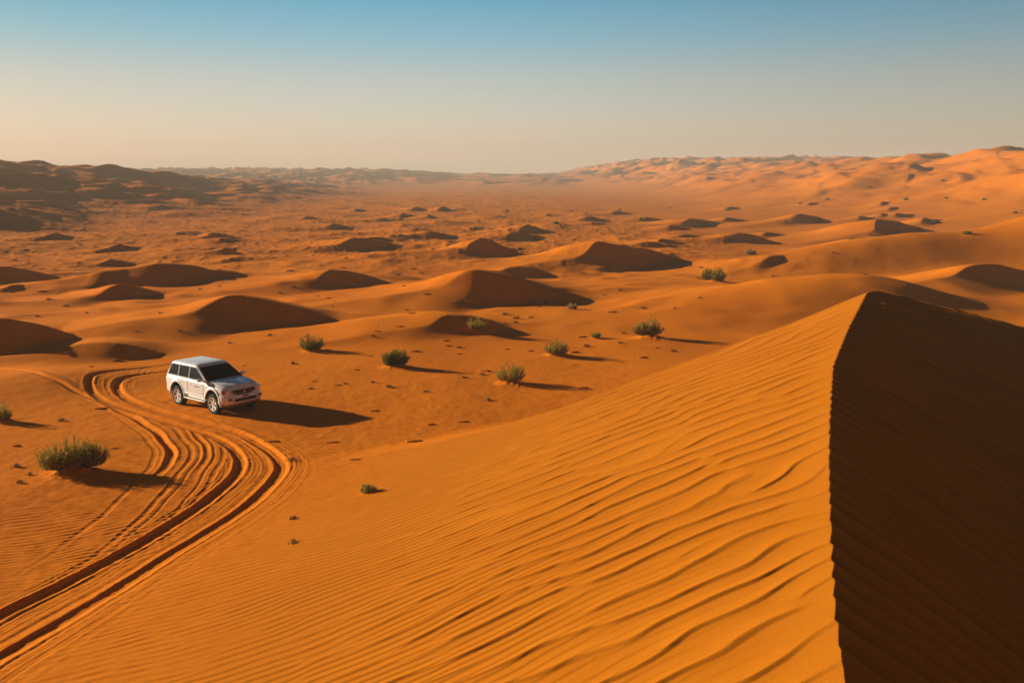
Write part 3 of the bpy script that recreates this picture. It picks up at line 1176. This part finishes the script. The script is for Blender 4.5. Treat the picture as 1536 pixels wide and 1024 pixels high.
    for y, xb in ((-.93, 1.86), (-.90, 2.02), (-.78, 2.16), (-.45, 2.225), (0, 2.245), (.45, 2.225), (.78, 2.16), (.90, 2.02), (.93, 1.86)):
        rings.append([(xb - .16, y, .48), (xb - .05, y, .46), (xb - .005, y, .52), (xb, y, .62), (xb - .01, y, .71), (xb - .05, y, .76), (xb - .16, y, .775)])
    loft(bm, rings)
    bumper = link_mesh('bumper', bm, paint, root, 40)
    bm = bmesh.new()
    bx(bm, 2.14, 2.262, -.50, .50, .555, .655, .012)
    link_mesh('intake', bm, black, bumper)
    bm = bmesh.new()
    rings = []
    for y, xb in ((-.88, 1.98), (-.74, 2.13), (0, 2.215), (.74, 2.13), (.88, 1.98)):
        rings.append([(xb - .25, y, .33), (xb - .06, y, .36), (xb, y, .47), (xb - .2, y, .50)])
    loft(bm, rings)
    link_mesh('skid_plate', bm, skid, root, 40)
    bm = bmesh.new()
    slab(bm, [(2.13, -.36, .755), (2.13, .36, .755), (2.148, .46, .93), (2.148, -.46, .93)], (1, 0, 0), .09)
    gr = link_mesh('grille', bm, black, root)
    bm = bmesh.new()
    for k in range(4):
        z = .79 + k * .035
        w = .37 + k * .021
        bx(bm, 2.135, 2.158, -w, w, z, z + .009)
    link_mesh('grille_bar', bm, simple('grille_metal', (.16, .16, .17), .35, 1), gr)
    bm = bmesh.new()
    slab(bm, [(2.17, -.035, .80), (2.17, .035, .80), (2.17, .05, .86), (2.17, .0, .90), (2.17, -.05, .86)], (1, 0, 0), .03)
    link_mesh('emblem', bm, chrome, gr)
    bm = bmesh.new()
    bx(bm, 2.14, 2.262, -.13, .13, .685, .735, .004)
    link_mesh('number_plate', bm, [redp], root)
    bm = bmesh.new()
    rings = []
    for y, xb in ((-.92, -1.86), (-.86, -2.05), (0, -2.15), (.86, -2.05), (.92, -1.86)):
        rings.append([(xb + .18, y, .50), (xb + .02, y, .52), (xb, y, .66), (xb + .04, y, .74), (xb + .18, y, .76)])
    loft(bm, rings)
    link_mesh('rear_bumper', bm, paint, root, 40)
    bm = bmesh.new()
    bx(bm, -1.95, 1.9, -.62, .62, .30, .50, .03)
    link_mesh('chassis', bm, black, root)
    # small indistinct lettering on the visible front door
    bm = bmesh.new()
    rl = random.Random(4)
    x = .08
    for k in range(8):
        w = rl.uniform(.02, .045)
        bx(bm, x, x + w, -.9395, -.928, .905 + rl.uniform(-.006, .006), .925 + rl.uniform(0, .014))
        x += w + .016
    link_mesh('door_lettering', bm, dark_text, root)
    # wheels
    for x in (FX, RX):
        for s in (-1, 1):
            y = s * TY
            bm = bmesh.new()
            prof = [(.255, -.10), (.27, -.125), (.33, -.135), (.375, -.125), (.398, -.10), (.402, 0), (.398, .10), (.375, .125), (.33, .135), (.27, .125), (.255, .10)]
            rings = []
            for k in range(40):
                a = 2 * math.pi * k / 40
                tr = .006 * (k % 2)
                rings.append([(x + (r - (tr if r > .39 else 0)) * math.cos(a), y + yy, WR + (r - (tr if r > .39 else 0)) * math.sin(a)) for r, yy in prof])
            vs = [[bm.verts.new(p) for p in r] for r in rings]
            for k in range(40):
                a, c = vs[k], vs[(k + 1) % 40]
                for i in range(len(prof)):
                    j = (i + 1) % len(prof)
                    bm.faces.new((a[i], a[j], c[j], c[i]))
            wheel = link_mesh('wheel', bm, rubber, root, 35)
            bm = bmesh.new()
            vsr = []
            for k in range(36):
                a = 2 * math.pi * k / 36
                vsr.append([bm.verts.new((x + r * math.cos(a), y + s * yy, WR + r * math.sin(a))) for r, yy in ((.265, .118), (.272, .135), (.245, .130), (.235, .04), (.26, .0))])
            for k in range(36):
                a, c = vsr[k], vsr[(k + 1) % 36]
                for i in range(4):
                    bm.faces.new((a[i], a[i + 1], c[i + 1], c[i]))
            for k in range(6):
                a = 2 * math.pi * k / 6 + .3
                ca, sa = math.cos(a), math.sin(a)
                pts = []
                for r, hw in ((.04, .045), (.14, .040), (.245, .060)):
                    pts.append((r, hw))
                lp = [(r, -h) for r, h in pts] + [(r, h) for r, h in reversed(pts)]
                slab(bm, [(x + r * ca - h * sa, y + s * (.125 - .05 * (1 - r / .25)), WR + r * sa + h * ca) for r, h in lp], (0, s, 0), .03)
            m = Matrix.Translation((x, y + s * .085, WR)) @ Matrix.Rotation(math.pi / 2, 4, 'X')
            bmesh.ops.create_cone(bm, cap_ends=True, segments=20, radius1=.06, radius2=.06, depth=.07, matrix=m)
            link_mesh('rim', bm, alloy, wheel, 30)
            bm = bmesh.new()
            m = Matrix.Translation((x, y + s * .02, WR)) @ Matrix.Rotation(math.pi / 2, 4, 'X')
            bmesh.ops.create_cone(bm, cap_ends=True, segments=24, radius1=.24, radius2=.24, depth=.05, matrix=m)
            link_mesh('brake_disc', bm, black, wheel)
    return root


CAR_TH = math.radians(-40)
car = make_car()
for _o in [car] + list(car.children_recursive):
    if _o.type == 'MESH':
        for v in _o.data.vertices:
            v.co.y *= .96
            if 'wheel' != _o.name.split('.')[0] and (_o.parent is None or _o.parent.name.split('.')[0] != 'wheel'):
                z = v.co.z
                v.co.z = z if z < .55 else .55 + (z - .55) * 1.13 if z < 1.15 else 1.228 + (z - 1.15) * .80
CX, CY, _ = hit(321, 607)
_f = Vector((math.cos(CAR_TH), math.sin(CAR_TH), 0))
_l = Vector((-_f.y, _f.x, 0))
_z = {}
for fx in (1.3, -1.2):
    for ly in (.8, -.8):
        p = Vector((CX, CY, 0)) + _f * fx + _l * ly
        _z[fx, ly] = ground_z(p.x, p.y)
_fz = ((_z[1.3, .8] + _z[1.3, -.8]) - (_z[-1.2, .8] + _z[-1.2, -.8])) / 2 / 2.5
_lz = ((_z[1.3, .8] + _z[-1.2, .8]) - (_z[1.3, -.8] + _z[-1.2, -.8])) / 2 / 1.6
_F = Vector((_f.x, _f.y, _fz)).normalized()
_U = _F.cross(Vector((_l.x, _l.y, _lz))).normalized()
_L = _U.cross(_F)
car.matrix_world = Matrix(((_F.x, _L.x, _U.x, CX), (_F.y, _L.y, _U.y, CY), (_F.z, _L.z, _U.z, sum(_z.values()) / 4 - .02), (0, 0, 0, 1)))


# ------------------------------------------------------------------ desert plants
def leaf_mat(name, dark, mid, light):
    m, nt, b = new_mat(name)
    g = N(nt, 'ShaderNodeNewGeometry')
    r = ramp(nt, [(0, dark), (.5, mid), (1, light)])
    nt.links.new(g.outputs['Random Per Island'], r.inputs['Fac'])
    nt.links.new(r.outputs['Color'], b.inputs['Base Color'])
    b.inputs['Roughness'].default_value = .75
    b.inputs['Specular IOR Level'].default_value = .15
    tr = nt.nodes.new('ShaderNodeBsdfTranslucent')
    nt.links.new(r.outputs['Color'], tr.inputs['Color'])
    mx = nt.nodes.new('ShaderNodeMixShader')
    mx.inputs[0].default_value = .3
    out = nt.nodes['Material Output']
    nt.links.new(b.outputs[0], mx.inputs[1])
    nt.links.new(tr.outputs[0], mx.inputs[2])
    nt.links.new(mx.outputs[0], out.inputs['Surface'])
    return m


LEAF = {
    'green': leaf_mat('green_leaf', (.15, .118, .016), (.33, .255, .038), (.55, .41, .07)),
    'dense': leaf_mat('dense_leaf', (.085, .090, .010), (.18, .17, .020), (.33, .28, .036)),
    'olive': leaf_mat('olive_leaf', (.15, .115, .018), (.34, .255, .040), (.55, .40, .075)),
    'yellow': leaf_mat('yellow_leaf', (.22, .17, .02), (.44, .33, .045), (.62, .46, .08)),
    'dry': leaf_mat('dry_leaf', (.20, .13, .05), (.40, .26, .11), (.55, .38, .18)),
    'dark': leaf_mat('dark_dry_leaf', (.06, .038, .014), (.10, .062, .022), (.17, .10, .04)),
}
BARK = simple('dry_bark', (.12, .07, .035), .9, 0, .1)


def make_plant(name, w, h, kind, seed, n_stem, leaves, blade=(.10, .014), lean=.9, clumps=1):
    """stems fanning out of one or a few crowns, each dressed with narrow leaves"""
    r = random.Random(seed)
    root = empty(name, (0, 0, 0))
    ls, lf = [], []                    # leaf verts / faces
    sv, sf = [], []
    cl = []
    for c in range(clumps):
        u = (c + .5) / clumps * 2 - 1 if clumps > 1 else 0
        cl.append((u * w * .34 + r.uniform(-.05, .05) * w, r.uniform(-.20, .20) * w, (r.uniform(.75, .98), 1.08, r.uniform(.85, 1.0))[c % 3] if clumps > 1 else 1.05, r.uniform(.46, .62) if clumps > 1 else 1.0))
    for i in range(n_stem):
        cx, cy, ch, cw = cl[i % clumps]
        az = r.uniform(0, 2 * math.pi)
        q = math.sqrt(r.random())
        tilt = q * lean
        L = h * ch * (r.uniform(.62, 1.18) * (1 - .62 * q * q) if r.random() < .78 else r.uniform(.2, .5))
        dirx, diry = math.cos(az), math.sin(az)
        sp = q * w * cw * .30
        px, py, pz = cx + dirx * sp, cy + diry * sp * .8, -.05
        nseg = 6
        prev = Vector((px, py, pz))
        pts = [Vector((0, 0, -.14)), prev]
        for k in range(1, nseg):
            t = (k + 1) / nseg
            ti = tilt * (1.15 - .45 * t) + r.uniform(-.10, .10)
            step = L / nseg / max(math.cos(min(ti, 1.1)), .55)
            out = step * math.sin(ti) * (w * cw * .5 / max(h * .75, .01)) * .62
            prev = prev + Vector((dirx * out + r.uniform(-.012, .012) * w, diry * out + r.uniform(-.012, .012) * w, step * math.cos(ti)))
            pts.append(prev)
        rad = .009 * (h / .8 + .3)
        for k in range(nseg):
            b0 = len(sv)
            ra, rb = rad * (1 - k / nseg * .8), rad * (1 - (k + 1) / nseg * .8)
            for p, rr in ((pts[k], ra), (pts[k + 1], rb)):
                for a in (0, 2.094, 4.189):
                    sv.append((p.x + rr * math.cos(a), p.y + rr * math.sin(a), p.z))
            for a in range(3):
                c = (a + 1) % 3
                sf.append((b0 + a, b0 + c, b0 + 3 + c, b0 + 3 + a))
        for j in range(leaves):
            t = 1 - r.random() ** 1.05 * .82
            f = t * nseg
            k = min(int(f), nseg - 1)
            p = pts[k].lerp(pts[k + 1], f - k)
            ax = (pts[k + 1] - pts[k]).normalized()
            d = Vector((r.gauss(0, 1), r.gauss(0, 1), r.gauss(0, .8)))
            d = (d.normalized() * r.uniform(.5, 1.0) + ax * r.uniform(.3, 1.2) + Vector((0, 0, .22))).normalized()
            ln = blade[0] * r.uniform(.6, 1.35)
            wd = blade[1] * r.uniform(.7, 1.3)
            sd_ = d.cross(Vector((r.gauss(0, 1), r.gauss(0, 1), r.gauss(0, 1)))).normalized() * wd * .5
            b0 = len(ls)
            ls += [tuple(p - sd_ * .4), tuple(p + sd_ * .4), tuple(p + d * ln * .55 + sd_), tuple(p + d * ln), tuple(p + d * ln * .55 - sd_)]
            lf.append((b0, b0 + 1, b0 + 2, b0 + 3, b0 + 4))
    me = bpy.data.meshes.new('foliage')
    me.from_pydata(ls, [], lf)
    me.materials.append(LEAF[kind])
    o = bpy.data.objects.new('foliage', me)
    COL.objects.link(o)
    o.parent = root
    me = bpy.data.meshes.new('branches')
    me.from_pydata(sv, [], sf)
    me.materials.append(BARK)
    o = bpy.data.objects.new('branches', me)
    COL.objects.link(o)
    o.parent = root
    return root


for k, (px, py, wpx, hpx, kind, clumps, label) in enumerate(BUSHES):
    x, y, _ = BUSH_AT[k]
    sc = y / FPX * 1.02
    w, h = wpx * sc, hpx * sc * 1.04
    big = max(w, h)
    b = make_plant('desert_shrub', w * 1.12, h, kind, 100 + k, int(34 + 60 * min(1, big / 1.6)) * (2 if clumps > 1 else 1), 44 if big > .7 else 24,
                   (.075 + .03 * big, .008 + .004 * big) if y < 45 else (.11, .016) if y < 75 else (.15, .025), .95, clumps)
    b.location = (x, y, ground_z(x, y) - .02)
    tag(b, label, 'shrub', 'shrubs dotted over the sand')

TUFTS = [(467, 583), (518, 576), (560, 574), (583, 581), (733, 600), (93, 631), (30, 724), (1010, 527), (697, 567), (723, 562), (440, 546), (640, 588),
         (773, 484), (757, 472), (775, 478), (820, 455), (935, 500), (1012, 463), (1052, 402), (930, 436), (965, 463), (1050, 448), (240, 470), (205, 497), (74, 450),
         (100, 460), (405, 503), (270, 497), (345, 515), (610, 466), (560, 505), (672, 519), (690, 522), (548, 732), (1160, 415), (1305, 352), (1250, 380), (1297, 412),
         (480, 418), (520, 388), (620, 404), (650, 375), (330, 430), (300, 434), (420, 440), (440, 431), (130, 470), (55, 475), (597, 413), (633, 411), (930, 515), (880, 520),
         (438, 690), (441, 778), (1005, 300), (440, 813), (60, 694), (45, 712), (25, 700)]
tp = make_plant('grass_tuft', .34, .20, 'dark', 77, 16, 7, (.09, .02), 1.0)
made = False
rt = random.Random(3)


def copy_thing(o):
    c = o.copy()
    COL.objects.link(c)
    for ch in list(o.children):
        d = ch.copy()
        COL.objects.link(d)
        d.parent = c
    return c


tag(tp, 'small dark tuft of dry grass lying low on the open sand', 'grass tuft', 'small dry tufts on the sand')
protos = [tp]
first = True
for (px, py) in TUFTS:
    x, y, z = hit(px, py)
    t = tp if first else copy_thing(tp)
    first = False
    t.location = (x, y, ground_z(x, y) - .015)
    s = rt.uniform(.65, 1.2) * (1 + max(0, y - 50) / 90)
    t.scale = (s * rt.uniform(.9, 1.5), s, s * rt.uniform(.6, 1.1))
    t.rotation_euler = (0, 0, rt.uniform(0, 6.28))

# clods of crusted sand
cm = sand_material('crust_sand', .8, 0)
bm = bmesh.new()
bmesh.ops.create_icosphere(bm, subdivisions=3, radius=1)
for v in bm.verts:
    n = mnoise.noise(v.co * 1.7) * .35 + mnoise.noise(v.co * 4.1) * .15
    v.co = v.co * (1 + n)
    v.co = Vector((v.co.x * .22, v.co.y * .12, max(v.co.z, -.4) * .062))
clod = link_mesh('sand_clod', bm, cm, None, 60)
for _n, _v in (('ripple_shade', .6), ('dimmed_dune_sand', 0), ('far_tint', .4)):
    _a = clod.data.attributes.new(_n, 'FLOAT', 'POINT')
    _a.data.foreach_set('value', [_v] * len(clod.data.vertices))
tag(clod, 'low crusted lump of sand throwing a thin dark shadow', 'sand lump', 'crusted lumps on the flats')
first = True
for k in range(84):
    if k < 60:
        py = 400 + 330 * rt.random() ** 1.5
        px = rt.uniform(-20, 1050)
    else:
        py = rt.uniform(440, 560)
        px = rt.uniform(480, 1000)
    x, y, z = hit(px, py)
    if float(fg_dune(np.array([x]), np.array([y]), None)[0][0]) > -.3 or tracks(np.array([x]), np.array([y]))[1][0] > .5 or math.hypot(x - CX, y - CY) < 3.5:
        continue
    c = clod if first else clod.copy()
    if not first:
        COL.objects.link(c)
    first = False
    c.location = (x, y, ground_z(x, y) + .004)
    s = rt.uniform(.4, 1.15) * (1 + max(0, y - 45) / 80)
    c.scale = (s * rt.uniform(.7, 1.6), s, s * rt.uniform(.6, 1.3))
    c.rotation_euler = (0, 0, rt.uniform(-.5, .5))

# shrubs on the far slopes, each only a few pixels
fs = make_plant('desert_shrub', .8, .5, 'dense', 55, 26, 12, (.26, .07), 1.0)
tag(fs, 'tiny dark shrub far off on the dune slope', 'shrub', 'far shrubs on the distant slopes')
first = True
for (px, py) in [(1415, 272), (1418, 298), (1360, 300), (1477, 300), (1522, 320), (1240, 300), (1090, 316), (1305, 282), (930, 316), (835, 336), (1200, 306), (1450, 352), (1345, 349), (1400, 335),
                 (960, 330), (600, 331), (760, 318)]:
    d = ray(px, py)
    Y = np.linspace(90, 700, 2500)
    zz, _ = terrain(d[0] * Y, Y, 0)
    k = np.where(CAMZ + d[2] * Y <= zz)[0]
    if not len(k):
        continue
    t = fs if first else copy_thing(fs)
    first = False
    y = float(Y[k[0]])
    t.location = (float(d[0] * y), y, float(zz[k[0]]) - .05)
    s = rt.uniform(.7, 1.2) * (1 + max(0, y - 150) / 260)
    t.scale = (s * 1.2, s, s)
    t.rotation_euler = (0, 0, rt.uniform(0, 6.28))
#OBJ1


# ------------------------------------------------------------------ the air
if HAZE > 0:
    hb = bmesh.new()
    bmesh.ops.create_cube(hb, size=1)
    hm = bpy.data.meshes.new('haze')
    for v in hb.verts:
        v.co = (v.co.x * 31000, v.co.y * 31000, -6 + (v.co.z + .5) * 56)
    hb.to_mesh(hm)
    ho = bpy.data.objects.new('haze', hm)
    COL.objects.link(ho)
    ho['kind'] = 'stuff'
    ho['label'] = 'thin pale dust haze hanging over the far dunes'
    hmat = bpy.data.materials.new('haze')
    hmat.use_nodes = True
    hn = hmat.node_tree
    hn.nodes.remove(hn.nodes['Principled BSDF'])
    pv = hn.nodes.new('ShaderNodeVolumePrincipled')
    pv.inputs['Color'].default_value = (.90, .80, .69, 1)
    pv.inputs['Density'].default_value = HAZE
    pv.inputs['Anisotropy'].default_value = .0
    hn.links.new(pv.outputs['Volume'], hn.nodes['Material Output'].inputs['Volume'])
    hm.materials.append(hmat)


# ------------------------------------------------------------------ light
SKY_STRENGTH = .15
SUN_STRENGTH = 5.0
EXPOSURE = .83
w = bpy.data.worlds.new('World')
scene.world = w
w.use_nodes = True
nt = w.node_tree
bg = nt.nodes['Background']
sky = N(nt, 'ShaderNodeTexSky', sky_type='NISHITA', sun_disc=False)
sky.sun_elevation = SUN_EL
sky.sun_rotation = math.atan2(SUN_DIR2[0], SUN_DIR2[1])
sky.air_density = 1.0
sky.dust_density = 1.0
sky.ozone_density = 1.0
# the air's own colour by height above the horizon, and its falling off away from the sun
wtc = N(nt, 'ShaderNodeTexCoord')
sep = N(nt, 'ShaderNodeSeparateXYZ')
nt.links.new(wtc.outputs['Generated'], sep.inputs['Vector'])
up = ramp(nt, [(.0, (1.44, 1.30, 1.70)), (.012, (1.42, 1.27, 1.65)), (.032, (1.246, 1.06, 1.296)), (.058, (1.173, 1.044, 1.166)),
               (.097, (1.04, 1.0, 1.075)), (.135, (.62, .95, 1.12)), (.169, (.36, .87, 1.09)), (.26, (.15, .40, .62)), (.5, (.045, .15, .28)), (1.0, (.03, .10, .22))])
for e in up.color_ramp.elements:
    e.color = [c / 1.8 for c in e.color[:3]] + [1]
nt.links.new(sep.outputs['Z'], up.inputs['Fac'])
mrx = N(nt, 'ShaderNodeMapRange')
mrx.inputs['From Min'].default_value = -1
nt.links.new(sep.outputs['X'], mrx.inputs['Value'])
side = ramp(nt, [(.0, (.42,) * 3), (.27, (.54,) * 3), (.5, (.94,) * 3), (.73, (.67,) * 3), (1.0, (.5,) * 3)])
side.color_ramp.interpolation = 'B_SPLINE'
nt.links.new(mrx.outputs['Result'], side.inputs['Fac'])
mry = N(nt, 'ShaderNodeMapRange')
mry.inputs['From Min'].default_value = -.3
mry.inputs['From Max'].default_value = .45
mry.inputs['To Min'].default_value = .36
mry.inputs['To Max'].default_value = 1
nt.links.new(sep.outputs['Y'], mry.inputs['Value'])
m3 = N(nt, 'ShaderNodeMix', data_type='RGBA', blend_type='MULTIPLY')
m3.inputs[0].default_value = 1
nt.links.new(mry.outputs['Result'], m3.inputs[7])
m1 = N(nt, 'ShaderNodeMix', data_type='RGBA', blend_type='MULTIPLY')
m2 = N(nt, 'ShaderNodeMix', data_type='RGBA', blend_type='MULTIPLY')
for m_ in (m1, m2):
    m_.inputs[0].default_value = 1
nt.links.new(sky.outputs['Color'], m1.inputs[6])
nt.links.new(up.outputs['Color'], m1.inputs[7])
nt.links.new(m1.outputs[2], m2.inputs[6])
nt.links.new(side.outputs['Color'], m2.inputs[7])
nt.links.new(m2.outputs[2], m3.inputs[6])
nt.links.new(m3.outputs[2], bg.inputs['Color'])
bg.inputs['Strength'].default_value = SKY_STRENGTH * .99

sd = bpy.data.lights.new('sun', 'SUN')
sd.energy = SUN_STRENGTH
sd.angle = math.radians(.55)
sd.color = (1, .86, .66)
so = bpy.data.objects.new('sun', sd)
COL.objects.link(so)
sv = Vector((SUN_DIR2[0] * math.cos(SUN_EL), SUN_DIR2[1] * math.cos(SUN_EL), math.sin(SUN_EL)))
so.rotation_euler = sv.to_track_quat('Z', 'Y').to_euler()
so.location = (-30, 10, 30)

vs = scene.view_settings
scene.display_settings.display_device = 'sRGB'
vs.view_transform = 'Standard'
vs.look = 'None'
vs.exposure = EXPOSURE
vs.gamma = 1
scene.cycles.max_bounces = 6
